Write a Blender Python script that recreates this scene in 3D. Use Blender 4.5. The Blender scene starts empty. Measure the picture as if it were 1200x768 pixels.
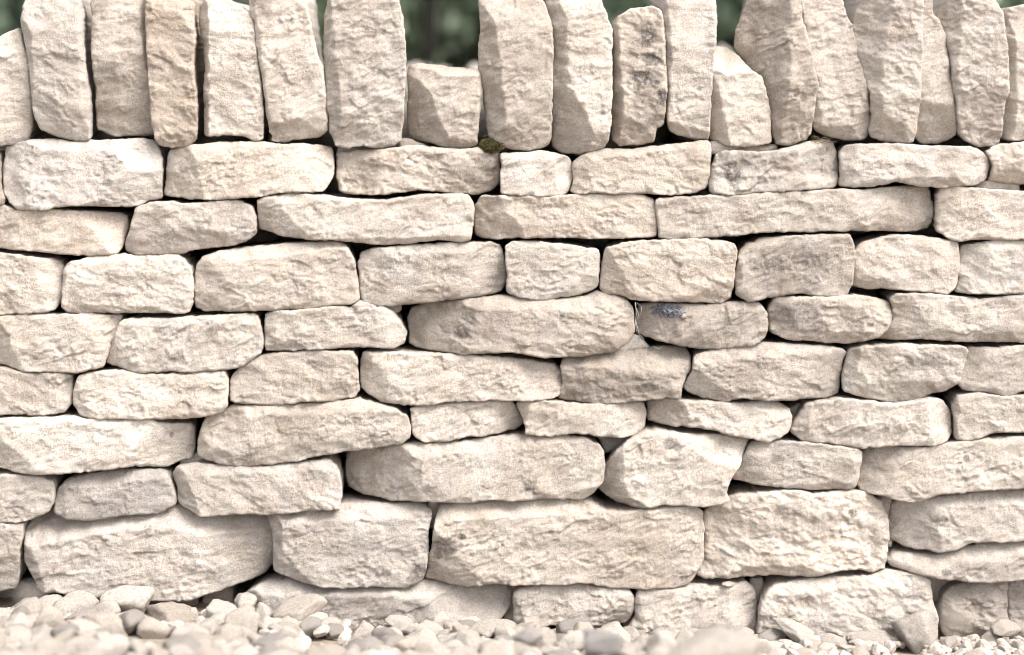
import bpy, math, random
import numpy as np
from mathutils import Vector, Matrix

random.seed(7)
RS = np.random.RandomState(11)

# ------------------------------------------------------------------ camera, light, exposure
S = 1.6 / 1200.0            # metres per photo pixel on the wall face (y = 0)
DIST = 3.0                  # camera to wall face
BASE = 750.0                # photo row of ground level at the wall
HOR = 40.0                  # photo row of the eye level
CAM_Z = (BASE - HOR) * S
scn = bpy.context.scene
COL = scn.collection

cam = bpy.data.cameras.new("camera")
cam.sensor_width = 36.0
cam.lens = 36.0 * DIST / 1.6
cam.shift_y = -(384.0 - HOR) / 1200.0
cam.clip_start = 0.05
cam.clip_end = 600.0
cam.dof.use_dof = True
cam.dof.focus_distance = DIST - 0.008
cam.dof.aperture_fstop = 1.6
camo = bpy.data.objects.new("camera", cam)
COL.objects.link(camo)
camo.location = (0, -DIST, CAM_Z)
camo.rotation_euler = (math.radians(90), 0, 0)
scn.camera = camo

SUN_EL, SUN_AZ = math.radians(52), math.radians(52)     # azimuth: to the right of the view, from behind the camera
world = bpy.data.worlds.new("World")
scn.world = world
world.use_nodes = True
nt = world.node_tree
sky = nt.nodes.new("ShaderNodeTexSky")
sky.sky_type = 'NISHITA'
sky.sun_disc = False
sky.sun_elevation = SUN_EL
sky.sun_rotation = math.radians(180) - SUN_AZ
sky.dust_density = 3.0
sky.air_density = 1.0
hs = nt.nodes.new("ShaderNodeHueSaturation")
hs.inputs['Saturation'].default_value = 0.22            # thin cloud: a nearly white sky
nt.links.new(sky.outputs[0], hs.inputs['Color'])
nt.links.new(hs.outputs[0], nt.nodes['Background'].inputs[0])
nt.nodes['Background'].inputs[1].default_value = 0.122

sun = bpy.data.lights.new("sun", 'SUN')
sun.energy = 1.3
sun.angle = math.radians(28)
sun.color = (1.0, 0.955, 0.905)
suno = bpy.data.objects.new("sun", sun)
COL.objects.link(suno)
sd = Vector((math.sin(SUN_AZ) * math.cos(SUN_EL), -math.cos(SUN_AZ) * math.cos(SUN_EL), math.sin(SUN_EL)))
suno.rotation_euler = sd.to_track_quat('Z', 'Y').to_euler()
suno.location = sd * 8

vs = scn.view_settings
vs.view_transform = 'Standard'
vs.look = 'None'
vs.gamma = 1.0
vs.exposure = 2.06
scn.render.film_transparent = False
scn.cycles.max_bounces = 6
scn.cycles.diffuse_bounces = 4
scn.cycles.filter_width = 0.95

# ------------------------------------------------------------------ noise
_perm = np.random.RandomState(3).permutation(256)
_perm = np.concatenate([_perm, _perm, _perm])
_ga = np.random.RandomState(4).rand(256) * 2 * np.pi
_gx, _gy = np.cos(_ga), np.sin(_ga)

def gn(x, y):
    """2-D gradient noise, about -1..1"""
    x = np.asarray(x, float); y = np.asarray(y, float)
    xi = np.floor(x).astype(int); yi = np.floor(y).astype(int)
    fx = x - xi; fy = y - yi
    xi &= 255; yi &= 255
    u = fx * fx * fx * (fx * (fx * 6 - 15) + 10)
    v = fy * fy * fy * (fy * (fy * 6 - 15) + 10)
    def g(ix, iy, dx, dy):
        h = _perm[_perm[ix & 255] + (iy & 255)]
        return _gx[h] * dx + _gy[h] * dy
    a = g(xi, yi, fx, fy); b = g(xi + 1, yi, fx - 1, fy)
    c = g(xi, yi + 1, fx, fy - 1); d = g(xi + 1, yi + 1, fx - 1, fy - 1)
    return 1.5 * ((a * (1 - u) + b * u) * (1 - v) + (c * (1 - u) + d * u) * v)

def fbm(x, y, oct=4, gain=0.5):
    s = 0; a = 1.0
    for i in range(oct):
        s = s + a * gn(x + 17.3 * i, y - 9.1 * i)
        x = x * 2.03; y = y * 2.03; a *= gain
    return s

def facet_noise(x, y, seed, tilt=0.5, soft=0.36):
    """broken rock: every Voronoi cell is a small plane of its own tilt"""
    xi = np.floor(x).astype(int); yi = np.floor(y).astype(int)
    best = np.full(x.shape, 1e9); sec = np.full(x.shape, 1e9)
    hb = np.zeros(x.shape); hsn = np.zeros(x.shape)
    for dx in (-1, 0, 1):
        for dy in (-1, 0, 1):
            cx = xi + dx; cy = yi + dy
            h = _perm[_perm[(cx + seed) & 255] + (cy & 255)]
            h2 = _perm[h + 91]; h3 = _perm[h2 + 37]
            px = cx + 0.1 + 0.8 * h / 255.0; py = cy + 0.1 + 0.8 * h2 / 255.0
            d = np.hypot(x - px, y - py)
            val = (h3 / 255.0 - 0.5) + tilt * (_gx[h] * (x - px) + _gy[h] * (y - py))
            m = d < best
            m2 = (~m) & (d < sec)
            sec = np.where(m, best, np.where(m2, d, sec))
            hsn = np.where(m, hb, np.where(m2, val, hsn))
            best = np.where(m, d, best)
            hb = np.where(m, val, hb)
    w = np.clip(0.5 + (sec - best) / soft, 0, 1)
    w = w * w * (3 - 2 * w)
    w = 0.5 + (w - 0.5)
    return hb * w + hsn * (1 - w)

# ------------------------------------------------------------------ materials
def mat(name):
    m = bpy.data.materials.new(name); m.use_nodes = True
    n = m.node_tree.nodes; l = m.node_tree.links
    return m, n, l, n['Principled BSDF']

def ramp(n, stops, interp='LINEAR'):
    r = n.new('ShaderNodeValToRGB'); r.color_ramp.interpolation = interp
    e = r.color_ramp.elements
    e[0].position, e[0].color = stops[0][0], (*stops[0][1], 1)
    e[1].position, e[1].color = stops[-1][0], (*stops[-1][1], 1)
    for p, c in stops[1:-1]:
        q = e.new(p); q.color = (*c, 1)
    return r

def mixc(n, l, a, b, fac, mode='MIX'):
    m = n.new('ShaderNodeMix'); m.data_type = 'RGBA'; m.blend_type = mode
    for sock, v in ((m.inputs[0], fac), (m.inputs[6], a), (m.inputs[7], b)):
        if isinstance(v, (int, float)): sock.default_value = v
        elif isinstance(v, tuple): sock.default_value = (*v, 1)
        else: l.new(v, sock)
    return m.outputs[2]

def math_n(n, l, op, a, b=None, clamp=False):
    m = n.new('ShaderNodeMath'); m.operation = op; m.use_clamp = clamp
    for i, v in enumerate((a, b)):
        if v is None: continue
        if isinstance(v, (int, float)): m.inputs[i].default_value = v
        else: l.new(v, m.inputs[i])
    return m.outputs[0]

def limestone(name, bump=1.0, stains=True):
    m, n, l, b = mat(name)
    tc = n.new('ShaderNodeTexCoord'); oi = n.new('ShaderNodeObjectInfo')
    off = n.new('ShaderNodeVectorMath'); off.operation = 'ADD'
    k = math_n(n, l, 'MULTIPLY', oi.outputs['Random'], 37.0)
    l.new(tc.outputs['Object'], off.inputs[0]); l.new(k, off.inputs[1])
    P = off.outputs[0]
    def noise(scale, detail=4, rough=0.6, dist=0.0):
        t = n.new('ShaderNodeTexNoise'); l.new(P, t.inputs['Vector'])
        t.inputs['Scale'].default_value = scale; t.inputs['Detail'].default_value = detail
        t.inputs['Roughness'].default_value = rough; t.inputs['Distortion'].default_value = dist
        return t.outputs['Fac']
    big = ramp(n, [(0.30, (0.345, 0.296, 0.250)), (0.46, (0.466, 0.412, 0.357)), (0.68, (0.568, 0.522, 0.461))])
    l.new(noise(9, 5, 0.62, 0.8), big.inputs[0])
    # cool grey-lilac patches and warm buff patches
    coolf = ramp(n, [(0.50, (0, 0, 0)), (0.68, (1, 1, 1))]); l.new(noise(17, 5, 0.65), coolf.inputs[0])
    c = mixc(n, l, big.outputs[0], (0.385, 0.355, 0.355), math_n(n, l, 'MULTIPLY', coolf.outputs[0], 0.45))
    warmf = ramp(n, [(0.54, (0, 0, 0)), (0.72, (1, 1, 1))]); l.new(noise(23, 4, 0.6), warmf.inputs[0])
    c = mixc(n, l, c, (0.43, 0.345, 0.265), math_n(n, l, 'MULTIPLY', warmf.outputs[0], 0.40))
    wz_ = ramp(n, [(0.52, (0, 0, 0)), (0.66, (1, 1, 1))]); l.new(noise(34, 7, 0.78, 0.5), wz_.inputs[0])
    c = mixc(n, l, c, (0.25, 0.205, 0.175), math_n(n, l, 'MULTIPLY', wz_.outputs[0], math_n(n, l, 'MULTIPLY', oi.outputs['Random'], 0.55)))
    # per-stone tone (object colour: r = lightness, g = warmth, b = greyness)
    sep = n.new('ShaderNodeSeparateColor'); l.new(oi.outputs['Color'], sep.inputs[0])
    c = mixc(n, l, c, (0.40, 0.305, 0.225), math_n(n, l, 'MULTIPLY', sep.outputs[1], 0.5))
    c = mixc(n, l, c, (0.33, 0.305, 0.30), math_n(n, l, 'MULTIPLY', sep.outputs[2], 0.7))
    lt = n.new('ShaderNodeCombineColor')
    for i in range(3): l.new(sep.outputs[0], lt.inputs[i])
    c = mixc(n, l, c, lt.outputs[0], 1.0, 'MULTIPLY')
    # grain, flecks
    gr = ramp(n, [(0.34, (0.64, 0.62, 0.61)), (0.60, (1.12, 1.12, 1.12))]); l.new(noise(330, 3, 0.7), gr.inputs[0])
    c = mixc(n, l, c, gr.outputs[0], 0.6, 'MULTIPLY')
    g2 = ramp(n, [(0.36, (0.78, 0.77, 0.76)), (0.60, (1.12, 1.12, 1.12))]); l.new(noise(760, 2, 0.7), g2.inputs[0])
    c = mixc(n, l, c, g2.outputs[0], 0.28, 'MULTIPLY')
    fl = ramp(n, [(0.24, (0.55, 0.50, 0.47)), (0.36, (1, 1, 1))]); l.new(noise(95, 5, 0.75, 0.6), fl.inputs[0])
    c = mixc(n, l, c, fl.outputs[0], 0.75, 'MULTIPLY')
    if stains:
        at = n.new('ShaderNodeAttribute'); at.attribute_name = 'stain'
        sf = ramp(n, [(0.34, (0, 0, 0)), (0.54, (1, 1, 1))]); l.new(noise(160, 6, 0.8), sf.inputs[0])
        f = math_n(n, l, 'MULTIPLY', at.outputs['Fac'], sf.outputs[0], True)
        f2 = math_n(n, l, 'ADD', math_n(n, l, 'MULTIPLY', f, 0.75), math_n(n, l, 'MULTIPLY', at.outputs['Fac'], 0.16), True)
        c = mixc(n, l, c, (0.055, 0.047, 0.046), f2)
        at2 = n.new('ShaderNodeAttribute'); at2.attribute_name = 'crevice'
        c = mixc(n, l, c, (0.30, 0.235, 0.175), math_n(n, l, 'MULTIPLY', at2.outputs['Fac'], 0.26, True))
    l.new(c, b.inputs['Base Color'])
    b.inputs['Roughness'].default_value = 0.93
    b.inputs['Specular IOR Level'].default_value = 0.2
    h1 = noise(190, 7, 0.78, 0.3); h2 = noise(640, 3, 0.8)
    hh = math_n(n, l, 'ADD', math_n(n, l, 'MULTIPLY', h1, 1.0), math_n(n, l, 'MULTIPLY', h2, 0.45))
    bp = n.new('ShaderNodeBump'); bp.inputs['Strength'].default_value = 0.85 * bump
    bp.inputs['Distance'].default_value = 0.0046
    l.new(hh, bp.inputs['Height']); l.new(bp.outputs[0], b.inputs['Normal'])
    return m

M_STONE = limestone('limestone')
M_PEB = limestone('pebble_limestone', 0.9, False)
for nd in M_PEB.node_tree.nodes:
    if nd.type == 'VALTORGB' and len(nd.color_ramp.elements) == 3:
        for e, c in zip(nd.color_ramp.elements, ((.26, .222, .19), (.40, .36, .315), (.52, .482, .43))): e.color = (*c, 1)

def plain(name, c1, c2, scale, rough=0.9, bump=0.3):
    m, n, l, b = mat(name)
    tc = n.new('ShaderNodeTexCoord')
    t = n.new('ShaderNodeTexNoise'); t.inputs['Scale'].default_value = scale; t.inputs['Detail'].default_value = 6
    l.new(tc.outputs['Object'], t.inputs['Vector'])
    r = ramp(n, [(0.3, c1), (0.7, c2)]); l.new(t.outputs['Fac'], r.inputs[0]); l.new(r.outputs[0], b.inputs['Base Color'])
    b.inputs['Roughness'].default_value = rough
    b.inputs['Specular IOR Level'].default_value = 0.08
    bp = n.new('ShaderNodeBump'); bp.inputs['Strength'].default_value = bump; bp.inputs['Distance'].default_value = 0.01
    l.new(t.outputs['Fac'], bp.inputs['Height']); l.new(bp.outputs[0], b.inputs['Normal'])
    return m
M_GROUND = plain('gravel_dust', (0.16, 0.13, 0.10), (0.30, 0.255, 0.205), 60)
M_BANK = plain('bank_turf', (0.07, 0.09, 0.04), (0.16, 0.17, 0.10), 3)
M_BARK = plain('bark', (0.006, 0.0055, 0.0045), (0.02, 0.017, 0.014), 14)
M_LEAF = plain('leaf', (0.19, 0.235, 0.165), (0.33, 0.38, 0.28), 1.7, 0.6, 0)
M_LEAF_DARK = plain('dark_leaf', (0.15, 0.19, 0.14), (0.24, 0.29, 0.22), 1.7, 0.6, 0)
M_MOSS = plain('moss', (0.025, 0.022, 0.010), (0.095, 0.08, 0.035), 300, 1.0, 0.3)
M_LICHEN = plain('lichen', (0.03, 0.032, 0.04), (0.30, 0.31, 0.35), 420, 0.95, 0.3)
M_WEB = plain('web_thread', (0.42, 0.40, 0.36), (0.6, 0.58, 0.53), 50, 0.6, 0)
M_STEM = plain('dry_stem', (0.05, 0.04, 0.025), (0.16, 0.12, 0.07), 90, 0.9, 0)

# ------------------------------------------------------------------ helpers
def mesh_obj(name, v, f, m, parent=None, loc=(0, 0, 0), smooth=True):
    me = bpy.data.meshes.new(name)
    v = np.asarray(v, dtype=float) - np.asarray(loc, dtype=float)
    me.from_pydata(v.tolist(), [], f if isinstance(f, list) else f.tolist())
    if smooth: me.polygons.foreach_set('use_smooth', [True] * len(me.polygons))
    me.materials.append(m)
    o = bpy.data.objects.new(name, me); COL.objects.link(o)
    o.location = loc
    if parent: o.parent = parent
    return o

def tag(o, label=None, cat=None, group=None, kind=None):
    if label: o['label'] = label
    if cat: o['category'] = cat
    if group: o['group'] = group
    if kind: o['kind'] = kind
    return o

def X(px): return (px - 600.0) * S
def Z(py): return (BASE - py) * S

# ------------------------------------------------------------------ stones
def chaikin(p, r=0.2):
    q = np.roll(p, -1, axis=0)
    return np.stack([p + (q - p) * r, p + (q - p) * (1 - r)], 1).reshape(-1, 2)

def resample(p, step):
    q = np.roll(p, -1, axis=0); L = np.hypot(*(q - p).T)
    n = max(12, int(L.sum() / step)); c = np.concatenate([[0], np.cumsum(L)])
    t = np.linspace(0, c[-1], n, endpoint=False)
    pp = np.vstack([p, p[:1]])
    return np.stack([np.interp(t, c, pp[:, 0]), np.interp(t, c, pp[:, 1])], 1)

def poly_dist(pts, poly):
    a = poly; b = np.roll(poly, -1, axis=0); ab = b - a
    L2 = (ab ** 2).sum(1) + 1e-18
    best = np.full(len(pts), 1e9); near = np.zeros((len(pts), 2))
    for k in range(0, len(pts), 4000):
        p = pts[k:k + 4000]
        t = np.clip(((p[:, None] - a[None]) * ab[None]).sum(2) / L2, 0, 1)
        q = a[None] + t[..., None] * ab[None]
        d = ((p[:, None] - q) ** 2).sum(2)
        i = d.argmin(1); r = np.arange(len(p))
        best[k:k + 4000] = np.sqrt(d[r, i]); near[k:k + 4000] = q[r, i]
    return best, near

def inside(pts, poly):
    a = poly; b = np.roll(poly, -1, axis=0)
    x, y = pts[:, 0][:, None], pts[:, 1][:, None]
    c = (a[:, 1] > y) != (b[:, 1] > y)
    with np.errstate(divide='ignore', invalid='ignore'):
        xi = (b[:, 0] - a[:, 0]) * (y - a[:, 1]) / (b[:, 1] - a[:, 1]) + a[:, 0]
    return ((c & (x < xi)).sum(1) % 2) == 1

STAINS = []
SURF = {}
ROUGHER = {(826, 608): 1.5, (561, 0): 1.2, (869, 35): 1.4, (392, 181): 1.3, (835, 197): 1.3, (657, 432): 1.3, (720, 27): 1.4, (1109, 703): 1.7, (1003, 30): 1.3, (1100, 24): 1.3, (942, 0): 1.3, (380, 17): 1.3, (1186, 686): 1.7, (745, 701): 1.2, (892, 706): 1.3}
_sid = [0]

def make_stone(name, pts, parent, facets=(), y0=0.0, depth=0.22, tone=None, rough=1.0, cell=0.0018,
               edge=1.0, cope=False, key=None):
    _sid[0] += 1
    rough = ROUGHER.get(tuple(pts[0]), rough)
    sid = _sid[0]; rs = np.random.RandomState(1000 + sid)
    p = np.array([(X(a), Z(b)) for a, b in pts], float)
    area2 = (p[:, 0] * np.roll(p[:, 1], -1) - np.roll(p[:, 0], -1) * p[:, 1]).sum()
    if area2 < 0: p = p[::-1]
    poly = resample(chaikin(p, 0.06), 0.0022)
    nx = np.roll(poly, -1, 0) - np.roll(poly, 1, 0)
    nrm = np.stack([nx[:, 1], -nx[:, 0]], 1); nrm /= np.hypot(*nrm.T)[:, None] + 1e-12
    sx, sy = rs.rand(2) * 90
    wob = 0.0010 * gn(poly[:, 0] / 0.017 + sx, poly[:, 1] / 0.017 + sy) + \
          0.0009 * gn(poly[:, 0] / 0.006 + sx, poly[:, 1] / 0.006 - sy) + 0.0010 - 0.0030 * np.maximum(0, gn(poly[:, 0] / 0.011 - sy, poly[:, 1] / 0.011 + sx) - .32)
    poly = poly + nrm * wob[:, None]
    lo = poly.min(0) - cell; hi = poly.max(0) + cell
    gx = np.arange(lo[0], hi[0] + cell, cell); gz = np.arange(lo[1], hi[1] + cell, cell)
    nxn, nzn = len(gx), len(gz)
    cx, cz = np.meshgrid(gx[:-1] + cell / 2, gz[:-1] + cell / 2, indexing='ij')
    ins = inside(np.stack([cx.ravel(), cz.ravel()], 1), poly).reshape(nxn - 1, nzn - 1)
    I, J = np.nonzero(ins)
    vid = lambda i, j: i * nzn + j
    quads = np.stack([vid(I, J), vid(I + 1, J), vid(I + 1, J + 1), vid(I, J + 1)], 1)
    used, inv = np.unique(quads, return_inverse=True)
    quads = inv.reshape(quads.shape)
    V = np.stack([gx[used // nzn], gz[used % nzn]], 1)
    e = np.concatenate([quads[:, [0, 1]], quads[:, [1, 2]], quads[:, [2, 3]], quads[:, [3, 0]]])
    keyv = e.min(1).astype(np.int64) * len(V) + e.max(1)
    u, idx, cnt = np.unique(keyv, return_index=True, return_counts=True)
    bedge = e[idx[cnt == 1]]
    bv = np.unique(bedge)
    D, near = poly_dist(V, poly)
    V[bv] = near[bv]; D[bv] = 0
    x, z = V[:, 0], V[:, 1]
    w, hgt = hi - lo
    cxm, czm = (lo + hi) / 2
    # --- broad shape: gently tilted face, a few large cleaved planes
    h = rs.uniform(-.05, .05) * (x - cxm) + rs.uniform(-.10, .06) * (z - czm)
    def smin(a, b, k=0.0022):
        t = np.clip(0.5 + 0.5 * (b - a) / k, 0, 1)
        return b * (1 - t) + a * t - k * t * (1 - t)
    for q in range(4):
        a = rs.rand() * 2 * np.pi
        dx, dz = math.cos(a), math.sin(a) * 0.8
        reach = abs(dx) * w / 2 + abs(dz) * hgt / 2
        t = (x - cxm) * dx + (z - czm) * dz - reach * rs.uniform(0.30, 0.85)
        t = t + 0.006 * gn(x / 0.04 + sx + q, z / 0.04 + sy)
        h = smin(h, 0.003 - rs.uniform(0.22, 0.75) * t, 0.0012)
    for (x0, y0_, x1, y1, side, slope) in facets:
        a = np.array([X(x0), Z(y0_)]); b = np.array([X(x1), Z(y1)]); d = (b - a) / np.hypot(*(b - a))
        n2 = np.array([-d[1], d[0]])
        want = {'L': (-1, 0), 'R': (1, 0), 'U': (0, 1), 'D': (0, -1)}[side]
        if n2 @ want < 0: n2 = -n2
        t = (x - a[0]) * n2[0] + (z - a[1]) * n2[1]
        t = t + 0.0035 * gn(x / 0.022 + sx, z / 0.022 + sy + 5)
        h = smin(h, -1.35 * slope * t + 0.001, 0.001)
    # --- softened broken arrises
    wv = 0.5 + 0.5 * np.clip(gn(x / 0.035 + sy, z / 0.035 + sx) * 1.3, -1, 1)
    bev = (0.0006 + 0.008 * wv * wv * wv) * edge
    h = h - 0.55 * np.maximum(0, bev - D) 
    R = (0.0010 + 0.0026 * wv * wv) * edge
    t = np.clip(1 - D / R, 0, 1)
    h = h - R * (1 - np.sqrt(np.maximum(0, 1 - t * t)))
    # --- fracture relief, running slightly diagonal like a cleft face
    ang = rs.uniform(-0.5, 0.6); ca, sa = math.cos(ang), math.sin(ang)
    u_ = x * ca + z * sa; v_ = -x * sa + z * ca
    wx = 0.006 * gn(x / 0.03 + sx, z / 0.03); wz = 0.006 * gn(x / 0.03, z / 0.03 + sy)
    f1 = facet_noise((u_ + wx) / 0.038 + sx, (v_ + wz) / 0.022 + sy, sid, 1.1, .16)
    f2 = facet_noise((u_ + wx) / 0.015 + sy, (v_ + wz) / 0.009 + sx, sid + 40, 1.0, .22)
    f3 = facet_noise((u_ + wx * .6) / 0.0075 - sy, (v_ + wz * .6) / 0.005 + sx, sid + 90, 0.9, .26)
    rid = 1 - np.abs(gn(u_ / 0.02 + wx * 60 + sy, v_ / 0.010 + wz * 60 + sx)) * 2
    fb = fbm(u_ / 0.045 + sx, v_ / 0.028 - sy, 3)
    fine = fbm(u_ / 0.011 + sx, v_ / 0.008 + sy, 3, 0.65)
    act = rs.uniform(.75, 1.2) * (0.22 + 1.15 * np.clip(0.42 + 1.1 * gn(x / 0.055 - sx, z / 0.04 + sy), 0, 1))
    rel = 0.0030 * fb + act * (0.0017 * f1 + 0.0010 * f2 + 0.0009 * f3 + 0.0004 * np.clip(rid, 0, 1) + 0.0014 * fine)
    if rough > 1.25: act = np.maximum(act, .6)
    rel = 0.0030 * fb + 0.86 * act * (0.0020 * f1 + 0.0010 * f2 + 0.0009 * f3 + 0.0003 * np.clip(rid, 0, 1) + 0.0010 * fine)
    h = h + rough * rel
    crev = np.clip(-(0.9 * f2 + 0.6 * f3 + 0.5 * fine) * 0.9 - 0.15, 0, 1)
    st = np.zeros(len(V))
    for (sxp, syp, rx, ry, k) in STAINS:
        dd = ((x - X(sxp)) / (rx * S)) ** 2 + ((z - Z(syp)) / (ry * S)) ** 2
        dd = dd * (1 + 0.5 * gn(x / 0.012, z / 0.012))
        st = np.maximum(st, k * np.clip(1.6 - dd, 0, 1))
    y = y0 - h
    N = len(V)
    verts = [np.stack([x, y, z], 1)]
    faces = [tuple(q) for q in quads.tolist()]
    # --- sides and back
    B = len(bv); pos = np.full(N, -1); pos[bv] = np.arange(B)
    bx, bz, by = x[bv], z[bv], y[bv]
    rings = [(0.005, 0.0003), (0.014, 0.001), (0.035, 0.003), (0.09, 0.006), (depth, 0.016)]
    half = np.array([max(w / 2, .02), max(hgt / 2, .02)])
    if cope: rings = [(0.005, 0.0004), (0.014, 0.0016), (0.035, 0.004), (0.09, 0.26 * half[0]), (depth, 0.50 * half[0])]
    prev = bv.copy(); base = N
    ybase = max(by.max(), y0)
    be = bedge
    for ri, (dy, ins_) in enumerate(rings):
        kx = 1 - ins_ / half[0]; kz = 1 - ins_ * (.35 if cope else 1) / half[1]
        rx = cxm + (bx - cxm) * kx; rz = czm + (bz - czm) * kz
        blend = min(1, dy / 0.09)
        ry = (by + dy) * (1 - blend) + (y0 + dy + 0.01) * blend
        nn = 0.0012 * gn(bx / 0.01 + ri * 3.1 + sx, bz / 0.01 + ry / 0.012)
        rx = rx + nn; rz = rz + nn * .7
        verts.append(np.stack([rx, ry, rz], 1))
        cur = base + np.arange(B)
        A = be[:, 0]; Bv = be[:, 1]
        if ri == 0: pa, pb = A, Bv
        else: pa, pb = prev[pos[A]], prev[pos[Bv]]
        ca_, cb_ = cur[pos[A]], cur[pos[Bv]]
        faces += [tuple(t) for t in np.stack([pa, ca_, cb_, pb], 1).tolist()]
        prev = cur; base += B
    verts.append(np.array([[cxm, y0 + depth + 0.012, czm]]))
    pa, pb = prev[pos[be[:, 0]]], prev[pos[be[:, 1]]]
    faces += [tuple(t) for t in np.stack([pa, np.full(len(pa), base), pb], 1).tolist()]
    verts = np.concatenate(verts)
    loc = (cxm, y0 + depth / 2, lo[1] if cope else czm)
    o = mesh_obj(name, verts, faces, M_STONE, parent, loc)
    me = o.data
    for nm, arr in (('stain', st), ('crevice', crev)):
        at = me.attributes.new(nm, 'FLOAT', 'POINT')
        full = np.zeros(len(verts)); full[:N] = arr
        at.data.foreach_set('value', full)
    if tone is None:
        tone = (rs.uniform(0.94, 1.05), max(0, rs.uniform(-0.25, 0.35)), max(0, rs.uniform(-0.3, 0.3)))
    tone = (tone[0] * rs.uniform(.91, 1.06), min(1, tone[1] * rs.uniform(.6, 1.8)), min(1, tone[2] + max(0, rs.uniform(-.2, .25))))
    tone = (1 + (tone[0] - 1) * 1.5, tone[1], tone[2])
    o.color = (*tone, 1)
    if key: SURF[key] = np.stack([x, y, z], 1)
    return o

def surf_y(key, px, py):
    A = SURF[key]
    return A[((A[:, 0] - X(px)) ** 2 + (A[:, 2] - Z(py)) ** 2).argmin(), 1]

STAINS += [  # photo x, y, radii, strength
    (760, 42, 11, 13, 1.0), (764, 70, 12, 8, .8), (752, 90, 14, 8, 1.0), (762, 97, 14, 3, 1.0), (776, 113, 6, 10, 1.0), (757, 128, 18, 24, .5), (756, 70, 22, 50, .35),
    (860, 202, 10, 13, .9), (868, 188, 20, 9, .45), (965, 178, 9, 5, .7), (955, 190, 18, 14, .35), (930, 180, 6, 4, .6), (890, 190, 35, 12, .3), (970, 195, 14, 12, .45),
    (572, 192, 16, 13, .6), (545, 203, 34, 13, .5), (440, 200, 30, 12, .25), (556, 212, 14, 8, .4), (515, 190, 18, 12, .2),
    (541, 392, 9, 6, .8), (550, 375, 50, 20, .22), (848, 386, 26, 10, .3), (825, 397, 22, 8, .4),
    (935, 372, 28, 18, .6), (1000, 375, 25, 12, .4), (1003, 382, 12, 8, .55), (960, 360, 22, 8, .2),
    (785, 519, 9, 6, .7), (620, 571, 6, 6, .8), (815, 540, 25, 12, .15), (663, 550, 8, 8, .2),
    (522, 640, 14, 12, .65), (514, 650, 5, 7, .8), (541, 627, 5, 3, .9), (492, 670, 9, 10, .85), (484, 679, 7, 4, .8),
    (452, 672, 6, 5, .6), (420, 640, 30, 15, .2), (463, 650, 25, 18, .2),
    (926, 598, 14, 9, .55), (915, 612, 30, 12, .4), (965, 612, 18, 14, .4), (870, 615, 20, 12, .3), (740, 448, 45, 10, .35), (1000, 603, 6, 4, .9), (985, 603, 4, 8, .5), (1028, 650, 6, 9, .5),
    (470, 715, 40, 12, .45), (400, 708, 60, 14, .40), (472, 724, 5, 4, .9), (560, 715, 20, 10, .25),
    (1103, 610, 8, 6, .6), (1108, 670, 6, 4, .8), (1135, 665, 28, 8, .3), (1180, 668, 22, 8, .3), (845, 722, 5, 3, .6),
    (692, 718, 5, 4, .7), (614, 633, 5, 6, .6), (625, 630, 40, 12, .22), (690, 635, 45, 7, .25), (642, 647, 2, 2, .9),
    (208, 420, 8, 5, .6), (187, 386, 6, 4, .55), (195, 375, 6, 3, .3), (133, 600, 30, 9, .4), (120, 592, 15, 8, .35),
    (979, 610, 8, 5, .3), (895, 295, 16, 6, .35), (945, 335, 20, 8, .35), (930, 308, 45, 20, .45), (900, 330, 20, 10, .4),
    (1060, 550, 6, 3, .4), (1132, 538, 4, 4, .7), (80, 310, 2, 2, .5), (37, 173, 2, 2, .9), (353, 513, 3, 2, .8), (198, 513, 2, 3, .7),
    (1085, 422, 30, 9, .2), (1115, 357, 5, 3, .5), (75, 70, 20, 20, .2), (138, 95, 22, 16, .22),
]

wall = bpy.data.objects.new('dry_stone_wall', None); COL.objects.link(wall)
wall.location = (0, 0, 0)
tag(wall, 'pale cream limestone dry stone wall in rough courses topped by upright coping stones', 'wall')

W = lambda *a: a
LIGHT = (1.06, 0.0, 0.0); COOL = (1.02, 0.0, 0.38); TAN = (0.93, 0.55, 0.0); GREY = (0.90, 0.05, 0.6); WHITE = (1.13, 0.0, 0.12)
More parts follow.
